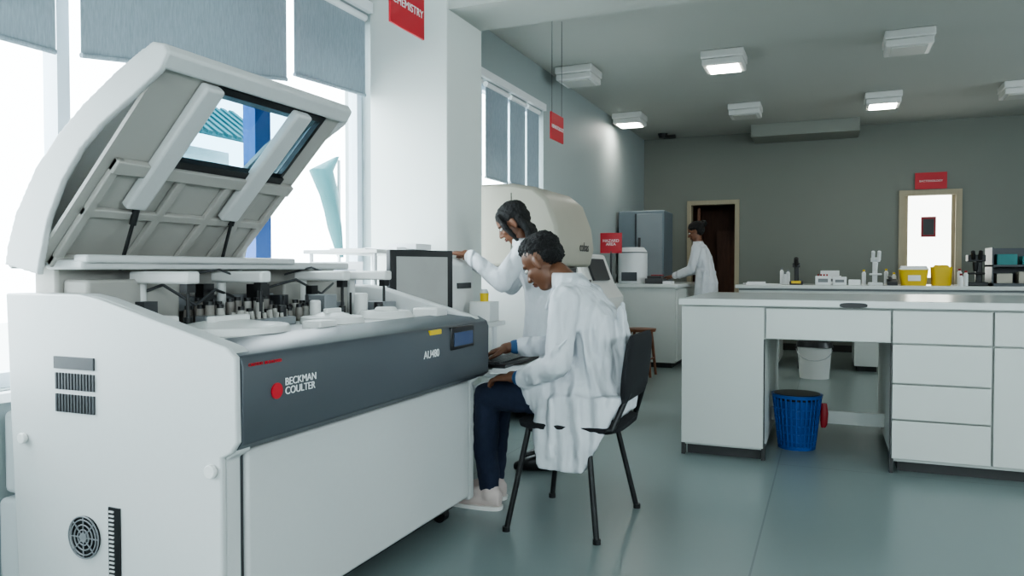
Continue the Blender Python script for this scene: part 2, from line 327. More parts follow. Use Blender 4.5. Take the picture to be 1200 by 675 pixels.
pk+=[('c',(-1.93,y,.90),(-1.93,y,1.0),.005) for y in(1.98,2.22,2.34,2.48,2.55,2.78)]+[('b',(-2.02,2.3,1.0),(.05,.07,.09)),('b',(-2.04,2.05,1.0),(.04,.05,.10)),('b',(-1.96,2.55,1.01),(.03,.04,.05)),('c',(-1.80,2.80,.9),(-1.80,2.80,.96),.02),('c',(-1.84,2.22,.9),(-1.84,2.22,.97),.016)]
part('pipette_arms',g,m_white,pr,bevel=.008); part('pipette_probes',g,m_black,pk)
bt=[];bc=[];bg_=[]
for i in range(13):
    for j in range(3):
        x=-2.02+j*.05+random.uniform(-.008,.008); y=1.96+i*.045; h=random.uniform(.03,.09)
        (bt if random.random()<.5 else bg_).append(('c',(x,y,.90),(x,y,.90+h),.017,.015,12)); bc.append(('c',(x,y,.90+h),(x,y,.913+h),.012,.012,12))
part('reagent_bottles',g,mat('amber_grey_plastic',(.22,.2,.18),.4),bt); part('bottle_caps',g,m_black,bc); part('reagent_cups',g,m_inner,bg_)
pr=[('b',(-1.83,2.10,.915),(.06,.30,.03)),('b',(-1.9,2.53,.95),(.10,.08,.10)),('b',(-1.86,2.88,.93),(.14,.1,.06)),('b',(-2.0,2.72,.93),(.08,.12,.06)),('b',(-2.1,2.2,.98),(.06,.5,.05)),('b',(-1.93,1.95,.92),(.05,.06,.05))]
part('rack_tray',g,m_mgrey,pr,bevel=.004)
part('test_tubes',g,m_inner,[('c',(-1.83+dx,1.98+i*.03,.92),(-1.83+dx+random.uniform(-.006,.006),1.98+i*.03,.92+random.uniform(.02,.045)),.007,.007,8) for i in range(8) for dx in(-.015,.015)])
part('tubing',g,m_dgrey,[('t',[(-2.1,1.75,1.0),(-2.02,1.85,1.05),(-1.98,1.95,.98),(-1.99,2.05,1.03),(-2.05,2.2,1.0)],.005),('t',[(-2.1,2.4,1.02),(-2.0,2.5,1.06),(-1.95,2.6,1.0),(-2.0,2.75,1.04)],.005),('b',(-1.97,1.74,.96),(.04,.05,.08)),('b',(-2.02,2.42,.95),(.05,.05,.10)),('t',[(-2.1,2.0,1.08),(-2.0,2.08,1.1),(-1.9,2.12,1.06)],.004),('t',[(-2.1,2.55,1.08),(-2.0,2.6,1.11),(-1.9,2.62,1.07)],.004)])
part('deck_clutter',g,m_white,[('b',(-1.62,2.15,.91),(.08,.10,.03)),('b',(-1.88,1.68,.93),(.12,.10,.06)),('b',(-1.60,2.9,.915),(.12,.1,.04)),('c',(-1.85,2.74,.9),(-1.85,2.74,1.0),.03),('c',(-1.86,2.44,.9),(-1.86,2.44,.98),.022)],bevel=.008)
# lid
outer=[(-2.275,1.115),(-2.262,1.17),(-2.225,1.265),(-2.135,1.395),(-2.035,1.49),(-1.935,1.565),(-1.79,1.652),(-1.67,1.708)]
inn=[(x+.016,z-.012) for x,z in outer]
def shell(i0,i1,y0,y1): 
    a=[(x+.003,z-.003) for x,z in outer[i0:i1+1]]; b=inn[i0:i1+1][::-1]
    return ('p',a+b,'Y',y0,y1)
yl0,yl1=1.50,2.34
part('lid_shell',g,m_white2,[shell(0,3,yl0+.01,yl1-.01),shell(3,7,yl0+.01,1.74),shell(3,7,2.24,yl1-.01),shell(6,7,1.7,2.3)],angle=60)
def rimband(y0,y1):
    o=outer; i=[(-2.13,1.085),(-2.115,1.14),(-2.085,1.24),(-2.02,1.355),(-1.945,1.44),(-1.86,1.505),(-1.74,1.572),(-1.64,1.63)]
    out=[]
    for k in range(7): out.append(('p',[o[k],o[k+1],i[k+1],i[k]],'Y',y0,y1))
    out.append(('p',[o[7],(-1.625,1.70),(-1.61,1.675),i[7]],'Y',y0,y1))
    return out
part('lid_rim_near',g,m_white2,rimband(yl0,yl0+.02),remesh=.006,smooth=2)
part('lid_rim_far',g,m_white2,rimband(yl1-.02,yl1),remesh=.006,smooth=2)
def lp(s,off=0): return (-2.17+.52*s+.72*off, 1.13+.535*s-.69*off)
def strip(s0,s1,y0,y1,th=.012,off=0):
    a=lp(s0,off);b=lp(s1,off);c=lp(s1,off+th);d=lp(s0,off+th)
    return ('p',[a,b,c,d],'Y',y0,y1)
part('lid_liner',g,m_inner,[strip(0,.56,yl0+.018,yl1-.018),strip(.56,.98,yl0+.018,1.735),strip(.56,.98,2.235,yl1-.018)])
part('lid_ribs',g,m_inner,[strip(0,.05,1.55,2.31,.022,.012),strip(.27,.31,1.55,2.31,.018,.012),strip(.50,.56,1.55,2.31,.025,.012)]+[strip(0,.56,y,y+.03,.018,.012) for y in(1.55,1.80,2.0,2.15,2.28)],bevel=.004)
part('lid_front_lip',g,m_white2,[('p',[(-1.69,1.702),(-1.67,1.710),(-1.625,1.70),(-1.608,1.675),(-1.635,1.635),(-1.68,1.65)],'Y',yl0+.002,yl1-.002)],bevel=.008)
part('lid_window',g,m_tint,[strip(.56,.97,1.73,2.24,.004,-.02)])
part('lid_window_gasket',g,m_black,[strip(.56,.595,1.73,2.24,.03,-.005),strip(.94,.97,1.73,2.24,.02,-.005),strip(.56,.97,2.225,2.24,.02,-.005)])
part('lid_arms',g,m_white2,[strip(.34,.97,1.66,1.735,.035,.012),strip(.32,.97,2.06,2.14,.035,.012)],bevel=.010)
part('gas_struts',g,m_black,[('c',(-1.95,1.716,1.37),(-2.0,1.718,1.24),.011),('c',(-2.0,1.718,1.24),(-2.06,1.72,1.10),.006),
   ('c',(-1.945,2.13,1.38),(-1.995,2.132,1.26),.011),('c',(-1.995,2.132,1.26),(-2.05,2.14,1.12),.006)])
# water containers at window
g=G('water_container',(-2.4,1.7,0))
part('body',g,m_trimw,[('B',(-2.48,1.60,.0),(-2.32,1.90,.36)),('B',(-2.48,1.62,.37),(-2.32,1.88,.64)),],bevel=.02)
part('cap',g,m_blue,[('c',(-2.4,1.7,.64),(-2.4,1.7,.665),.025)])
# ---------------------------------------------------------------- computer trolley
g=G('computer_trolley',(-2.0,3.4,0))
part('shelves',g,m_white,[('B',(-2.46,3.13,1.18),(-2.02,3.74,1.20)),('B',(-2.46,3.13,.80),(-1.62,3.78,.825)),('B',(-1.60,3.10,.628),(-1.24,3.62,.648)),('B',(-2.4,3.15,.2),(-1.7,3.74,.22))],bevel=.004)
part('frame',g,m_trimw,[('t',[(x,y,.05),(x,y,.80)],.014) for x in(-2.42,-1.66) for y in(3.16,3.72)]+[('t',[(x,y,.8),(x,y,1.18)],.010) for x in(-2.43,-2.05) for y in(3.16,3.72)]+
   [('t',[(-1.66,y,.55),(-1.50,y,.55),(-1.36,y,.62)],.013) for y in(3.16,3.58)]+[('t',[(-1.5,3.16,.55),(-1.5,3.58,.55)],.013)])
part('casters',g,m_dgrey,[('c',(x,y-.012,.027),(x,y+.012,.027),.027) for x in(-2.42,-1.66) for y in(3.16,3.72)])
part('side_sheet',g,m_paper,[('B',(-2.40,3.128,.88),(-2.10,3.132,1.14))])
part('printed_form',g,mat('print_grey',(.35,.38,.42),.7,var=.5,nscale=40),[('B',(-2.37,3.124,.92),(-2.14,3.128,1.10))])
part('top_papers',g,m_paper,[('b',(-2.3,3.4,1.205),(.2,.29,.01),(0,0,8)),('b',(-2.2,3.6,1.21),(.25,.25,.02),(0,0,-12)),('b',(-2.12,3.62,1.225),(.16,.2,.03),(0,0,5))])
g=G('computer_monitor',(-1.84,3.24,.826)); M=Matrix.Translation((-1.84,3.24,0))@rotm((0,0,-20))
part('bezel',g,m_black,[('b',(0,0,1.02),(.03,.40,.35)),('b',(-.03,0,1.02),(.04,.20,.16))],M=M,bevel=.004)
part('screen',g,m_scr,[('b',(.0155,0,1.028),(.002,.325,.27))],M=M)
part('stand',g,m_black,[('b',(-.04,0,.90),(.03,.06,.15)),('c',(-.03,0,.826),(-.03,0,.84),.10,.09)],M=M)
g=G('computer_keyboard',(-1.42,3.28,.65)); M=Matrix.Translation((-1.42,3.34,.652))@rotm((0,0,0))
part('base',g,m_black,[('b',(0,0,.010),(.16,.44,.018))],M=M,bevel=.004)
part('keys',g,m_dgrey,[('b',(-.055+i*.024,-.2+j*.0235,.023),(.019,.019,.009)) for i in range(5) for j in range(18)],M=M)
g=G('label_printer',(-1.96,3.62,.826))
part('body',g,m_white,[('p',[(-2.0,.826),(-1.80,.826),(-1.79,.95),(-1.80,1.13),(-1.86,1.16),(-2.0,1.165)],'Y',3.50,3.74)],bevel=.012)
part('slot',g,m_dgrey,[('B',(-1.80,3.54,1.0),(-1.788,3.70,1.03)),('B',(-1.83,3.495,.86),(-1.94,3.501,.93))])
g=G('reagent_box',(-1.70,3.68,.826)); part('box',g,m_white,[('B',(-1.76,3.62,.826),(-1.64,3.74,.93))],bevel=.004); part('bottle',g,m_yel,[('c',(-1.70,3.68,.93),(-1.70,3.68,.975),.022,.024)]); part('bottle_cap',g,m_trimw,[('c',(-1.70,3.68,.975),(-1.70,3.68,.995),.024,.016)])
# ---------------------------------------------------------------- chair
g=G('office_chair',(-1.02,3.16,0))
part('seat',g,m_blackf,[('l',[((-1.0,3.16,.425),.20,.20),((-1.0,3.16,.435),.225,.225),((-1.0,3.16,.455),.23,.23),((-1.0,3.16,.468),.20,.20)],32,5)])
bk=[]
for k in range(9):
    z=.56+k*.034; w=.17+.05*math.sin(math.pi*min(1,(k+1.2)/9.5)); x=-.760+.03*(k/8)+.0
    bk.append(((x,3.16,z),.022 if 0<k<8 else .010,w))
part('backrest',g,m_blackf,[('l',bk,28,3.2)])
part('frame',g,m_black,[('t',[(-.845,2.90,.0),(-.90,2.955,.43),(-.80,2.96,.45),(-.745,3.02,.60)],.012),('t',[(-.805,3.42,.0),(-.90,3.37,.43),(-.80,3.36,.45),(-.745,3.30,.60)],.012),
  ('t',[(-1.24,2.90,.0),(-1.16,2.955,.43),(-.90,2.955,.43)],.012),('t',[(-1.22,3.42,.0),(-1.16,3.37,.43),(-.90,3.37,.43)],.012),('t',[(-1.16,2.955,.43),(-1.16,3.37,.43)],.011),('t',[(-.90,2.955,.43),(-.90,3.37,.43)],.011)])
part('feet',g,m_black,[('c',(x,y,0),(x,y,.02),.016) for x,y in[(-.845,2.90),(-.805,3.42),(-1.24,2.90),(-1.22,3.42)]])
# ---------------------------------------------------------------- people
def frame(o,d,up):
    x=Vector(d).normalized(); z=Vector(up); z=(z-x*z.dot(x)).normalized(); y=z.cross(x)
    M=Matrix((x,y,z)).transposed().to_4x4(); M.translation=Vector(o); return M
def hand(g,name,skin,wrist,d,up,side,curl=18,s=1.):
    M=frame(wrist,d,up)@Matrix.Scale(s,4)
    pr=[('k',(-.02,0,0),(.02,0,0),.024,.026),('l',[((.005,0,0),(0,.026,0),(0,0,.018)),((.04,0,0),(0,.038,0),(0,0,.016)),((.085,0,0),(0,.041,0),(0,0,.013)),((.092,0,0),(0,.036,0),(0,0,.010))],20,2.6)]
    for yo,L in[(-.030,.058),(-.010,.072),(.010,.078),(.030,.070)]:
        y=yo*side; p=Vector((.083,y,0)); a=-curl*.5; r=.0092
        for f in(.44,.31,.25):
            q=p+Vector((math.cos(rad(a)),yo*side*.9,math.sin(rad(a))))*L*f
            pr.append(('k',tuple(p),tuple(q),r,r*.92)); p=q; r*=.92; a-=curl
    p=Vector((.022,.026*side,-.004)); 
    for q,r in[((.050,.050*side,-.012),.0115),((.073,.058*side,-.018),.0098),((.092,.056*side,-.022),.0085)]:
        pr.append(('k',tuple(p),q,r+.001,r)); p=Vector(q)
    return part(name,g,skin,pr,M=M,remesh=.0035,smooth=3)
def head(g,c,pitch,yaw,skin,style,s=1.):
    M=Matrix.Translation(c)@rotm((0,0,yaw))@rotm((0,pitch,0))@Matrix.Scale(s,4)
    pr=[('e',(-.012,0,.035),(.096,.076,.082)),('e',(.018,0,-.025),(.068,.061,.085)),('e',(.040,0,-.085),(.036,.036,.028)),('e',(.012,0,-.065),(.055,.054,.045)),
        ('k',(.080,0,.012),(.100,0,-.026),.007,.012),('e',(.092,.011,-.03),(.012,.008,.008)),('e',(.092,-.011,-.03),(.012,.008,.008)),
        ('k',(.076,.018,.028),(.066,.048,.026),.010,.008),('k',(.076,-.018,.028),(.066,-.048,.026),.010,.008),
        ('e',(.052,.038,-.02),(.026,.020,.022)),('e',(.052,-.038,-.02),(.026,.020,.022)),
        ('e',(-.008,.077,-.008),(.018,.008,.032),(0,0,-18)),('e',(-.008,-.077,-.008),(.018,.008,.032),(0,0,18)),
        ('e',(.076,0,-.058),(.014,.026,.012))]
    part('head',g,skin,pr,M=M,remesh=.0045,smooth=3)
    part('lips',g,m_lip,[('e',(.087,0,-.053),(.007,.022,.005)),('e',(.086,0,-.063),(.008,.020,.006))],M=M)
    part('eyes',g,m_eye,[('e',(.072,y,.006),(.012,.015,.010)) for y in(-.031,.031)],M=M)
    part('irises',g,m_iris,[('e',(.081,y,.004),(.005,.006,.006)) for y in(-.031,.031)],M=M)
    part('eyelids_brows',g,m_hair,[('k',(.083,a*.014,.026),(.074,a*.046,.024),.0035,.0028) for a in(-1,1)]+[('k',(.083,a*.02,.014),(.077,a*.043,.012),.0025,.002) for a in(-1,1)],M=M)
    if style=='short':
        part('hair',g,m_hair,[('e',(-.030,0,.056),(.092,.080,.078)),('e',(-.056,0,.016),(.060,.074,.058)),('e',(-.004,.0,.090),(.076,.064,.050))],M=M,remesh=.005,smooth=1,disp=.020,dsize=.009)
    else:
        pr=[('e',(-.024,0,.050),(.102,.084,.080)),('e',(-.045,0,.01),(.076,.082,.075))]
        if style=='long':
            for i in range(9):
                a=-1+2*i/8
                pr+= [('k',(-.05,a*.072,.0),(-.085+.03*abs(a),a*.085,-.09),.026,.024),('k',(-.085+.03*abs(a),a*.085,-.09),(-.06+.05*abs(a),a*.095,-.17),.024,.014)]
            pr+=[('k',(.05,.062,.075),(.045,.085,.0),.016,.018),('k',(.045,.085,.0),(.03,.088,-.10),.018,.010),('k',(.05,-.062,.075),(.045,-.085,.0),.016,.018),('k',(.045,-.085,0),(.03,-.088,-.10),.018,.010)]
        else: pr+=[('e',(-.125,0,.06),(.045,.048,.045)),('k',(-.09,0,.05),(-.12,0,.06),.03,.03)]
        part('hair',g,m_hair,pr,M=M,remesh=.005,smooth=3,disp=.012,dsize=.018)
# seated man : local x forward, y left, z up ; faces -X world
g=G('seated_man',(-1.0,3.18,0),180,world=False)
part('trousers',g,m_jean,[('k',(-.10,.095,.545),(.17,.115,.555),.095,.088),('k',(.17,.115,.555),(.41,.10,.53),.088,.064),('k',(.41,.10,.53),(.43,.07,.30),.060,.058),('k',(.43,.07,.30),(.43,.03,.11),.056,.047),
   ('k',(-.10,-.095,.545),(.17,-.115,.555),.095,.088),('k',(.17,-.115,.555),(.43,-.10,.53),.088,.064),('k',(.43,-.10,.53),(.46,-.11,.30),.060,.058),('k',(.46,-.11,.30),(.47,-.12,.11),.056,.047),
   ('e',(-.10,0,.58),(.13,.18,.12))],remesh=.009,smooth=5,disp=.018,dsize=.06)
for n,(x,y) in{'shoe_left':(.46,.03),'shoe_right':(.50,-.12)}.items():
    part(n,g,m_shoe,[('l',[((x-.085,y,.045),(0,0,.032),(0,.028,0)),((x-.06,y,.055),(0,0,.046),(0,.036,0)),((x,y,.06),(0,0,.05),(0,.038,0)),((x+.08,y,.042),(0,0,.036),(0,.046,0)),((x+.15,y,.032),(0,0,.026),(0,.042,0)),((x+.18,y,.028),(0,0,.014),(0,.025,0))],20,2.5),('k',(x-.03,y,.07),(x-.03,y,.115),.045,.043)],remesh=.006,smooth=3)
    part(n+'_sole',g,m_sole,[('l',[((x+.045,y,.0),.138,.047),((x+.045,y,.018),.140,.049)],28,2.8)])
# fold ridges of the coat: slim capsules fused into the cloth
folds=[('k',(-.19,.05,.93),(-.22,.08,.66),.016,.020),('k',(-.17,-.06,.95),(-.22,-.05,.66),.014,.018),('k',(-.15,.12,.90),(-.17,.15,.62),.016,.020),('k',(-.06,.185,.86),(-.12,.185,.60),.014,.018),
   ('k',(.03,.165,.84),(-.03,.175,.62),.014,.016),('k',(-.04,.315,.82),(.03,.31,.76),.010,.008),('k',(.0,.32,.72),(.09,.275,.67),.012,.008),('k',(.06,.285,.70),(.12,.27,.62),.010,.008),
   ('k',(.09,.14,.95),(.06,.14,.74),.014,.016),('k',(-.05,.24,.56),(-.06,.25,.34),.014,.016),('k',(.06,.245,.56),(.05,.26,.33),.012,.014),('k',(-.13,.215,.56),(-.11,.235,.38),.014,.012)]
coat=[('l',[((-.09,0,.50),.150,.190),((-.10,0,.60),.145,.182),((-.095,0,.72),.125,.170),((-.07,0,.84),.122,.178),((-.03,0,.93),.118,.190),((.008,0,.99),.098,.180),((.038,0,1.035),.070,.115),((.062,0,1.062),.052,.068)],28,2.3),
   ('e',(.012,.165,.980),(.068,.066,.062)),('e',(.012,-.165,.980),(.068,.066,.062)),
   ('k',(.012,.190,.970),(.02,.260,.71),.066,.056),('k',(.02,.260,.71),(.185,.205,.640),.056,.047),
   ('k',(.012,-.188,.970),(.14,-.25,.74),.066,.055),('k',(.14,-.25,.74),(.33,-.14,.735),.055,.046),
   ('k',(-.08,.10,.555),(.14,.12,.565),.112,.100),('k',(-.08,-.10,.555),(.14,-.12,.565),.112,.100),
   ('l',[((-.05,.185,.58),.19,.05),((-.02,.215,.46),.165,.032),((.0,.235,.36),.135,.026),((.01,.24,.27),.105,.022)],20,2.8),
   ('l',[((-.175,0,.62),.05,.17),((-.185,0,.52),.022,.17),((-.185,0,.475),.018,.16)],20,2.6)]+folds
part('lab_coat',g,m_coat,coat,remesh=.009,smooth=4,disp=.018,dsize=.09)
part('coat_collar',g,m_coat,[('l',[((.042,0,1.028),.088,.104),((.054,0,1.060),.080,.090),((.070,0,1.086),.068,.076)],28,2),('b',(.125,.05,.98),(.016,.06,.12),(0,-20,20)),('b',(.125,-.05,.98),(.016,.06,.12),(0,-20,-20))],remesh=.006,smooth=2)
part('shirt_cuffs',g,m_shirt,[('k',(.20,.20,.640),(.215,.196,.637),.035,.033),('k',(.34,-.134,.735),(.365,-.12,.735),.036,.033)])
part('neck',g,m_skin,[('k',(.045,0,1.02),(.115,0,1.085),.058,.054)],remesh=.008,smooth=2)
head(g,(.180,.0,1.128),36,-8,m_skin,'short')
hand(g,'hand_left',m_skin,(.235,.188,.640),(.95,-.2,-.10),(.1,.1,1),-1,curl=28)
hand(g,'hand_right',m_skin,(.39,-.108,.732),(.9,.25,-.28),(.1,0,1),1,curl=25)
g=G('paper_sheet',(-1.28,3.06,.66)); part('sheet',g,m_paper,[('b',(-1.30,3.11,.654),(.18,.24,.003),(0,-2,20))])
# standing people
def stander(name,loc,rz,k,skin,style,arms,pitch,yaw,lean=1.):
    g=G(name,loc,rz,world=False)
    L=lean; z=lambda v:v*k
    part('trousers',g,m_jean,[('k',(-.03*L,a*.085,z(.85)),(-.01,a*.09,z(.46)),.085,.060) for a in(-1,1)]+[('k',(-.01,a*.09,z(.46)),(-.03,a*.09,.10),.057,.045) for a in(-1,1)]+[('e',(-.04*L,0,z(.86)),(.11,.15,.1))],remesh=.010,smooth=4)
    for n,a in(('shoe_left',1),('shoe_right',-1)):
        part(n,g,m_black,[('l',[((-.10,a*.09,.035),(0,0,.03),(0,.028,0)),((-.04,a*.09,.055),(0,0,.052),(0,.036,0)),((.05,a*.09,.04),(0,0,.038),(0,.042,0)),((.13,a*.09,.022),(0,0,.018),(0,.028,0))],20,2.5)],remesh=.007,smooth=2)
    pr=[('l',[((-.02,0,z(.44)),.135,.205),((-.03*L,0,z(.62)),.135,.20),((-.05*L,0,z(.84)),.130,.180),((-.02*L,0,z(.99)),.105,.145),((.03*L,0,z(1.11)),.112,.160),((.06*L,0,z(1.19)),.092,.165),((.08*L,0,z(1.24)),.06,.09),((.095*L,0,z(1.27)),.048,.055)],28,2.2)]
    for n,(sh,el,wr,hd) in arms.items():
        pr+=[('e',(sh[0],sh[1],sh[2]-.01),(.06,.055,.055)),('k',sh,el,.060,.050),('k',el,wr,.050,.040)]
    for i in range(7):
        a=-1.5+i*.5; pr.append(('k',(-.03-.10*math.cos(a),.15*math.sin(a)*1.1,z(.95)),(-.02-.125*math.cos(a+.1),.20*math.sin(a+.1),z(.50)),.012,.020))
    part('lab_coat',g,m_coat,pr,remesh=.009,smooth=4,disp=.016,dsize=.09)
    part('coat_collar',g,m_coat,[('l',[((.085*L,0,z(1.23)),.07,.085),((.10*L,0,z(1.27)),.058,.064)],24,2)],bevel=.004)
    for n,(sh,el,wr,hd) in arms.items():
        hand(g,n,skin,Vector(wr)+(Vector(wr)-Vector(el)).normalized()*.02,hd,(0,0,1),-1 if n.endswith('left') else 1,curl=22,s=.92)
    return g
g=stander('woman_leaning',(-1.475,3.93,0),192,1.0,m_skin2,'long',{'hand_left':((.07,.165,1.20),(.16,.28,1.03),(.345,.20,1.17),(.9,-.1,.1)),'hand_right':((.07,-.165,1.20),(.2,-.2,1.0),(.38,-.04,1.14),(.9,.2,.05))},35,0)
part('neck',g,m_skin2,[('k',(.085,0,1.22),(.125,0,1.31),.048,.046)],remesh=.008,smooth=2)
head(g,(.155,0,1.355),34,8,m_skin2,'long',.94)
g=stander('woman_at_bench',(-1.36,9.15,0),176,1.13,m_skin2,'bun',{'hand_left':((.05,.165,1.35),(.10,.22,1.10),(.30,.16,1.03),(.9,-.1,-.1)),'hand_right':((.05,-.165,1.35),(.12,-.2,1.10),(.32,-.1,1.03),(.9,.1,-.1))},20,0,.7)
part('neck',g,m_skin2,[('k',(.06,0,1.38),(.085,0,1.48),.048,.046)],remesh=.008,smooth=2)
head(g,(.10,0,1.55),22,8,m_skin2,'bun',.96)
# ---------------------------------------------------------------- island bench
g=G('laboratory_island_bench',(.8,5.2,0))
y0,y1=4.55,5.85
part('worktop',g,m_top,[('B',(-.815,y0-.04,.89),(2.9,y1+.04,.93))],bevel=.006)
part('carcass',g,m_lab,[('B',(-.79,y0,.06),(-.33,y1,.89)),('B',(.33,y0+.02,.06),(2.8,y1,.89)),('B',(-.33,y0+.03,.70),(.33,y1,.89))])
part('front_panels',g,m_lab,[('B',(-.80,y0-.018,.07),(-.335,y0,.885)),('B',(-.325,y0-.012,.705),(.315,y0+.03,.880)),('B',(.325,y0-.016,.705),(.785,y0+.02,.880)),('B',(.325,y0-.016,.490),(.785,y0+.02,.697)),('B',(.325,y0-.016,.295),(.785,y0+.02,.482)),('B',(.325,y0-.016,.08),(.785,y0+.02,.287)),
   ('B',(.795,y0-.016,.705),(1.4,y0+.02,.880)),('B',(.795,y0-.016,.08),(1.4,y0+.02,.697)),('B',(1.41,y0-.016,.08),(2.1,y0+.02,.88)),('B',(2.11,y0-.016,.08),(2.8,y0+.02,.88))],bevel=.004)
part('plinth',g,m_plinth,[('B',(-.77,y0+.03,0),(-.35,y1-.03,.06)),('B',(.36,y0+.06,0),(2.8,y1-.03,.06)),('B',(-.345,y0-.005,0),(-.325,y0+.04,.09)),('B',(.315,y0-.01,0),(.335,y0+.04,.09)),('B',(-.80,y0-.01,0),(-.78,y0+.04,.09))])
part('stretcher',g,m_lab,[('B',(-.33,5.15,.13),(.33,5.18,.21))])
part('kneehole_shadow_strips',g,m_plinth,[('B',(-.334,y0-.016,.07),(-.329,y0,.70)),('B',(.316,y0-.016,.07),(.321,y0+.02,.70))])  # dark strips standing in for the shadow line beside the kneehole
part('socket_strip',g,m_black,[('l',[((.13,y0-.045,.905),(.07,0,0),(0,0,.014)),((.13,y0-.038,.905),(.07,0,0),(0,0,.014))],20,3)])
g=G('waste_basket',(-.17,4.98,0))
bs=[]
for i in range(28):
    a=2*math.pi*i/28; c,s_=math.cos(a),math.sin(a)
    bs.append(('c',(-.17+.105*c,4.98+.105*s_,.01),(-.17+.14*c,4.98+.14*s_,.32),.0055,.0055,6))
for z,r in((.05,.110),(.10,.115),(.15,.12),(.20,.125),(.25,.132)):
    for i in range(28):
        a=2*math.pi*i/28;b=2*math.pi*(i+1)/28
        bs.append(('c',(-.17+r*math.cos(a),4.98+r*math.sin(a),z),(-.17+r*math.cos(b),4.98+r*math.sin(b),z),.005,.005,6))
part('mesh_wall',g,m_bskt,bs)
part('base_and_rim',g,m_bskt,[('c',(-.17,4.98,0),(-.17,4.98,.02),.11,.112,32),('c',(-.17,4.98,.02),(-.17,4.98,.30),.098,.125,32),('c',(-.17,4.98,.315),(-.17,4.98,.335),.147,.15,32)])
part('liner',g,m_black,[('c',(-.17,4.98,.30),(-.17,4.98,.338),.13,.135,32)])
part('maroon_tag',g,m_redd,[('l',[((-.015,5.0,.28),.018,.010),((-.012,5.0,.22),.022,.012),((-.014,5.0,.15),.020,.010),((-.018,5.0,.13),.012,.006)],16,3)],disp=.006,dsize=.03)
# second bench
g=G('laboratory_wall_bench',(.4,9.3,0))
part('worktop',g,m_top,[('B',(-.97,8.88,.89),(2.6,9.9,.93))],bevel=.005)
part('apron',g,m_lab,[('B',(-.93,8.92,.72),(2.5,9.86,.89))])
part('pedestals',g,m_lab,[('B',(-.93,8.93,.06),(-.5,9.8,.72)),('B',(.27,8.93,.06),(.52,9.8,.72)),('B',(1.0,8.93,.06),(1.9,9.8,.72))])
part('edge_strip',g,m_mgrey,[('B',(-.93,8.912,.868),(2.5,8.922,.888))])
part('legs',g,m_dgrey,[('B',(x,8.95,0),(x+.03,8.98,.72)) for x in(-.3,.0,.75)])
part('plinth',g,m_plinth,[('B',(-.9,8.98,0),(-.53,9.75,.06)),('B',(.3,8.98,0),(.49,9.75,.06)),('B',(1.03,8.98,0),(1.87,9.75,.06))])
g=G('refuse_bucket',(-.12,8.26,0))
part('pail',g,m_white,[('c',(-.12,8.26,0),(-.12,8.26,.34),.14,.165,32)]); part('handle',g,m_met,[('t',[(-.12+.168*math.cos(a),8.085,.31-.12*math.sin(a)) for a in [math.pi*i/10 for i in range(11)]],.004)])
part('bag',g,m_black,[('c',(-.12,8.26,.32),(-.12,8.26,.37),.178,.165,32),('e',(-.12,8.26,.37),(.15,.15,.05))],disp=.03,dsize=.05)
zt=.93
g=G('yellow_waste_bin',(.85,9.2,zt)); part('tub',g,m_yel,[('l',[((.85,9.2,zt),.12,.10),((.85,9.2,zt+.17),.14,.12)],24,5)]); part('lid',g,m_trimw,[('l',[((.85,9.2,zt+.17),.145,.125),((.85,9.2,zt+.21),.12,.10)],24,5)]); part('label',g,m_paper,[('b',(.85,9.085,zt+.08),(.12,.004,.06),(-7,0,0))])
g=G('yellow_waste_bin',(1.10,9.25,zt)); part('tub',g,m_yel,[('l',[((1.12,9.25,zt),.09,.09),((1.12,9.25,zt+.20),.10,.10)],24,5)]); part('lid',g,m_yel,[('c',(1.12,9.25,zt+.20),(1.12,9.25,zt+.22),.08,.06)])
g=G('white_microscope',(.48,9.2,zt))
part('body',g,m_trimw,[('b',(.48,9.2,zt+.015),(.14,.2,.03)),('b',(.48,9.28,zt+.15),(.05,.05,.27)),('b',(.48,9.22,zt+.28),(.09,.16,.05)),('c',(.45,9.12,zt+.27),(.45,9.06,zt+.37),.018),('c',(.51,9.12,zt+.27),(.51,9.06,zt+.37),.018),('b',(.48,9.16,zt+.12),(.12,.12,.02)),('c',(.48,9.15,zt+.25),(.48,9.15,zt+.16),.025,.018)],bevel=.008)
g=G('dark_microscope',(1.45,9.2,zt))
part('body',g,m_black,[('b',(1.43,9.2,zt+.02),(.2,.22,.04)),('b',(1.47,9.28,zt+.16),(.06,.06,.28)),('b',(1.43,9.2,zt+.29),(.16,.16,.07)),('c',(1.40,9.12,zt+.28),(1.38,9.05,zt+.36),.02),('c',(1.46,9.12,zt+.28),(1.45,9.05,zt+.36),.02),('b',(1.42,9.15,zt+.13),(.16,.14,.02)),('c',(1.42,9.15,zt+.25),(1.42,9.15,zt+.15),.03,.02)],bevel=.008)
def bottles(name,lst,cap):
    g=G(name,(lst[0][0],lst[0][1],zt))
    part('bottles',g,m_trimw,[q for x,y,h in lst for q in(('c',(x,y,zt),(x,y,zt+h),.022,.022,16),('c',(x,y,zt+h),(x,y,zt+h+.02),.022,.011,12))])
    part('caps',g,cap,[('c',(x,y,zt+h+.02),(x,y,zt+h+.04),.013,.013,12) for x,y,h in lst])
bottles('reagent_bottle_cluster',[(1.27,9.0,.09),(1.32,9.05,.12),(1.27,9.1,.14)],m_redd)
bottles('reagent_bottle_cluster',[(-.46,9.32,.10),(-.43,9.38,.13),(-.50,9.40,.15)],m_mgrey)
bottles('reagent_bottle_cluster',[(.37,9.3,.13),(.60,9.4,.14),(.68,9.42,.10)],m_yel)
g=G('glove_box',(.02,9.5,zt)); part('carton',g,m_paper,[('b',(.02,9.5,zt+.05),(.24,.11,.10)),('b',(.02,9.48,zt+.13),(.2,.1,.06))],bevel=.003); part('slot',g,m_mgrey,[('b',(.02,9.443,zt+.05),(.12,.003,.03))])
g=G('compact_microscope',(-.33,9.15,zt))
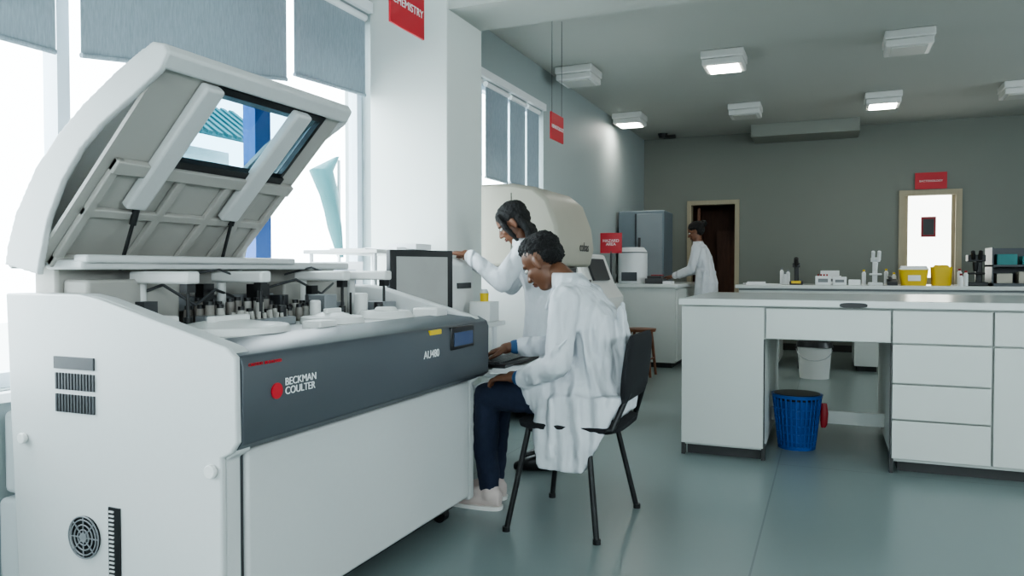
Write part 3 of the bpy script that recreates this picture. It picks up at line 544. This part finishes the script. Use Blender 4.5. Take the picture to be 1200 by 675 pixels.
part('body',g,m_black,[('b',(-.33,9.15,zt+.02),(.14,.18,.04)),('b',(-.33,9.22,zt+.12),(.05,.05,.2)),('b',(-.33,9.15,zt+.22),(.08,.14,.05)),('c',(-.33,9.1,zt+.22),(-.33,9.04,zt+.30),.025)],bevel=.008); part('label',g,m_yel,[('b',(-.33,9.057,zt+.03),(.1,.004,.03))])
g=G('sample_rack',(.1,9.15,zt)); part('racks',g,m_trimw,[('b',(-.05,9.15,zt+.05),(.16,.14,.10)),('b',(.12,9.15,zt+.045),(.14,.14,.09)),('b',(.27,9.17,zt+.03),(.12,.12,.06))],bevel=.006)
part('tube_caps',g,m_redd,[('c',(-.1+i*.03,9.1+j*.04,zt+.1),(-.1+i*.03,9.1+j*.04,zt+.12),.009,.009,8) for i in range(4) for j in range(3)])
part('labels',g,m_mgrey,[('b',(-.05,9.078,zt+.05),(.1,.004,.04)),('b',(.12,9.078,zt+.045),(.09,.004,.03))])
g=G('document_stack',(-.75,9.1,zt)); part('papers',g,m_paper,[('b',(-.78,9.1,zt+.008),(.22,.3,.016),(0,0,12)),('b',(-.58,9.1,zt+.004),(.2,.28,.008),(0,0,-10)),('b',(-.76,9.12,zt+.024),(.2,.28,.015),(0,0,4))])
g=G('bottle_tray',(1.72,9.25,zt))
part('tray',g,m_grey,[('B',(1.56,9.1,zt),(2.2,9.5,zt+.03)),('B',(1.56,9.1,zt+.2),(2.2,9.5,zt+.22)),('B',(1.56,9.1,zt),(1.575,9.5,zt+.4)),('B',(2.185,9.1,zt),(2.2,9.5,zt+.4)),('B',(1.56,9.48,zt),(2.2,9.5,zt+.4))])
part('boxes',g,m_teal,[('b',(1.7,9.22,zt+.275),(.18,.16,.11)),('b',(1.92,9.25,zt+.265),(.16,.16,.09))],bevel=.004)
part('cartons',g,m_beige,[('b',(1.68,9.22,zt+.08),(.14,.16,.1)),('b',(1.88,9.25,zt+.09),(.14,.16,.12))],bevel=.004)
g=G('telephone',(.66,9.12,zt)); part('base',g,m_dgrey,[('b',(.64,9.12,zt+.03),(.10,.16,.05),(12,0,0)),('k',(.62,9.05,zt+.075),(.62,9.19,zt+.09),.018,.018)],bevel=.006)
# ---------------------------------------------------------------- left side bench and equipment
g=G('side_counter',(-2.0,9.3,0))
part('worktop',g,m_top,[('B',(-2.48,8.38,.90),(-1.52,10.3,.94))],bevel=.005)
part('cabinets',g,m_lab,[('B',(-2.46,8.42,.06),(-1.56,10.28,.90))])
part('doors',g,m_lab,[('B',(-1.56,8.44+i*.61,.08),(-1.54,9.03+i*.61,.88)) for i in range(3)],bevel=.004)
part('plinth',g,m_plinth,[('B',(-2.44,8.46,0),(-1.60,10.24,.06))])
g=G('centrifuge',(-2.08,8.75,.94))
part('drum',g,m_trimw,[('c',(-2.12,8.75,.94),(-2.12,8.75,1.30),.17,.17,40),('c',(-2.12,8.75,1.30),(-2.12,8.75,1.36),.175,.13,40)],bevel=.006)
part('panel',g,m_grey,[('b',(-2.12,8.578,1.02),(.18,.012,.1)),('c',(-2.12,8.75,1.295),(-2.12,8.75,1.305),.178,.178,40)])
g=G('incubator_cabinet',(-2.15,9.6,.94))
part('body',g,mat('steel_blue_grey',(.17,.21,.24),.4),[('B',(-2.46,9.38,.94),(-1.88,9.95,1.84))],bevel=.015)
part('door',g,mat('steel_grey_light',(.26,.29,.31),.35),[('B',(-2.22,9.365,.98),(-1.90,9.38,1.80))],bevel=.005)
part('door_handle',g,m_dgrey,[('B',(-2.24,9.36,.98),(-2.232,9.382,1.80)),('B',(-2.2,9.35,1.35),(-2.17,9.366,1.5))])
g=G('desk_printer',(-1.78,8.62,.94)); part('body',g,m_dgrey,[('B',(-1.92,8.5,.94),(-1.72,8.7,1.0)),('B',(-1.9,8.52,1.0),(-1.74,8.68,1.03))],bevel=.008); part('sheet',g,m_paper,[('b',(-1.66,8.55,.955),(.1,.16,.03))])
g=G('bench_boxes',(-1.85,8.9,.94)); part('cartons',g,m_paper,[('b',(-1.86,8.9,.98),(.12,.12,.08)),('b',(-1.88,9.15,.97),(.1,.16,.06))],bevel=.004); part('lids',g,m_redd,[('b',(-1.86,8.9,1.03),(.125,.125,.02))])
g=G('wall_notice',(-2.18,8.0,0)); 
part('plate',g,m_red,[('B',(-2.3,8.0,1.28),(-2.06,8.01,1.50))]); text('lettering',g,'HAZARD\nAREA',(-2.18,7.996,1.40),.045,m_txt,rot=(90,0,0),align='CENTER')
part('stand',g,m_dgrey,[('c',(-2.18,8.01,0),(-2.18,8.01,1.3),.012),('c',(-2.18,8.01,0),(-2.18,8.01,.02),.12,.11)])
g=G('stool',(-1.80,7.75,0))
part('seat',g,m_wood,[('c',(-1.79,7.75,.46),(-1.79,7.75,.49),.15,.16,28)]); part('legs',g,m_wood,[('c',(-1.79+a*.13,7.75+b*.13,0),(-1.79+a*.09,7.75+b*.09,.46),.014,.016,10) for a in(-1,1) for b in(-1,1)]+[('c',(-1.79+a*.115,7.75-.115,.18),(-1.79+a*.115,7.75+.115,.18),.009) for a in(-1,1)])
g=G('desktop_computer_tower',(-2.05,7.9,0)); part('case',g,m_white,[('B',(-2.12,7.7,.42),(-2.0,7.92,.72))],bevel=.006); part('shelf',g,m_dgrey,[('B',(-2.14,7.66,.40),(-1.98,7.96,.42)),('B',(-2.14,7.66,0),(-2.12,7.68,.4)),('B',(-2.0,7.66,0),(-1.98,7.68,.4)),('B',(-2.14,7.94,0),(-2.12,7.96,.4)),('B',(-2.0,7.94,0),(-1.98,7.96,.4)),('B',(-2.1,7.695,.6),(-2.02,7.70,.68))])
# beige hematology analyzer
g=G('haematology_analyzer',(-2.1,5.4,0))
part('upper_cover',g,m_beige,[('p',[(-2.42,1.12),(-1.76,1.12),(-1.73,1.26),(-1.75,1.42),(-1.82,1.60),(-1.93,1.69),(-2.10,1.72),(-2.42,1.72)],'Y',5.0,5.85)],bevel=.03)
part('lower_body',g,m_white,[('p',[(-2.42,.08),(-1.76,.08),(-1.72,.85),(-1.76,.95),(-1.86,1.0),(-1.86,1.12),(-2.42,1.12)],'Y',5.02,5.83)],bevel=.012)
part('work_deck',g,m_dgrey,[('B',(-1.9,5.06,1.0),(-1.74,5.8,1.02)),('B',(-1.88,5.1,1.02),(-1.85,5.75,1.11))])
part('feet',g,m_black,[('c',(x,y,0),(x,y,.08),.03) for x in(-2.35,-1.85) for y in(5.1,5.75)])
part('seams',g,m_dgrey,[('B',(-2.4,4.996,1.115),(-1.84,5.004,1.122)),('B',(-2.1,4.997,1.2),(-2.095,5.003,1.65))])
text('badge',g,'cobas',(-1.725,5.45,1.24),.10,m_dgrey)
g=G('side_analyzer',(-2.0,6.5,0))
part('body',g,m_white,[('p',[(-2.42,.0),(-1.80,.0),(-1.78,.85),(-1.87,.98),(-1.97,1.24),(-2.42,1.26)],'Y',6.15,7.0)],bevel=.02)
part('panel',g,m_dgrey,[('b',(-1.90,6.55,1.10),(.02,.5,.2),(0,-20,0))])
# ---------------------------------------------------------------- light
W=bpy.data.worlds.new('sky'); S.world=W; W.use_nodes=True
bg=W.node_tree.nodes['Background']; bg.inputs[0].default_value=(.91,.97,1,1); bg.inputs[1].default_value=8.8
def portal(loc,sx,sy,rot):
    l=bpy.data.lights.new('window_portal','AREA'); l.shape='RECTANGLE'; l.size=sx; l.size_y=sy; l.cycles.is_portal=True
    o=bpy.data.objects.new('window_portal',l); C.objects.link(o); o.location=loc; o.rotation_euler=[rad(a) for a in rot]
for y0_,y1_,z0,z1 in[(.75,3.84,.7,2.6),(4.4,6.75,.9,2.6),(-2.7,.35,.7,2.6)]:
    portal((-2.66,(y0_+y1_)/2,(z0+z1)/2),z1-z0,y1_-y0_,(0,-90,0))
for y0_,y1_ in[(-1,3.2),(6.2,8.2)]: portal((4.59,(y0_+y1_)/2,2.1),1.0,y1_-y0_,(0,90,0))
portal((1.2,-3.09,1.85),3.6,1.5,(90,0,0))
S.view_settings.view_transform='AgX'
try: S.view_settings.look='AgX - Medium High Contrast'
except Exception as e: print(e)
S.view_settings.exposure=.42
cam=bpy.data.cameras.new('camera'); cam.sensor_width=36; cam.lens=26.55; cam.clip_start=.05
co=bpy.data.objects.new('camera',cam); C.objects.link(co); co.location=(0,0,1.1); co.rotation_euler=(rad(90-1.39),0,rad(22.7)); S.camera=co
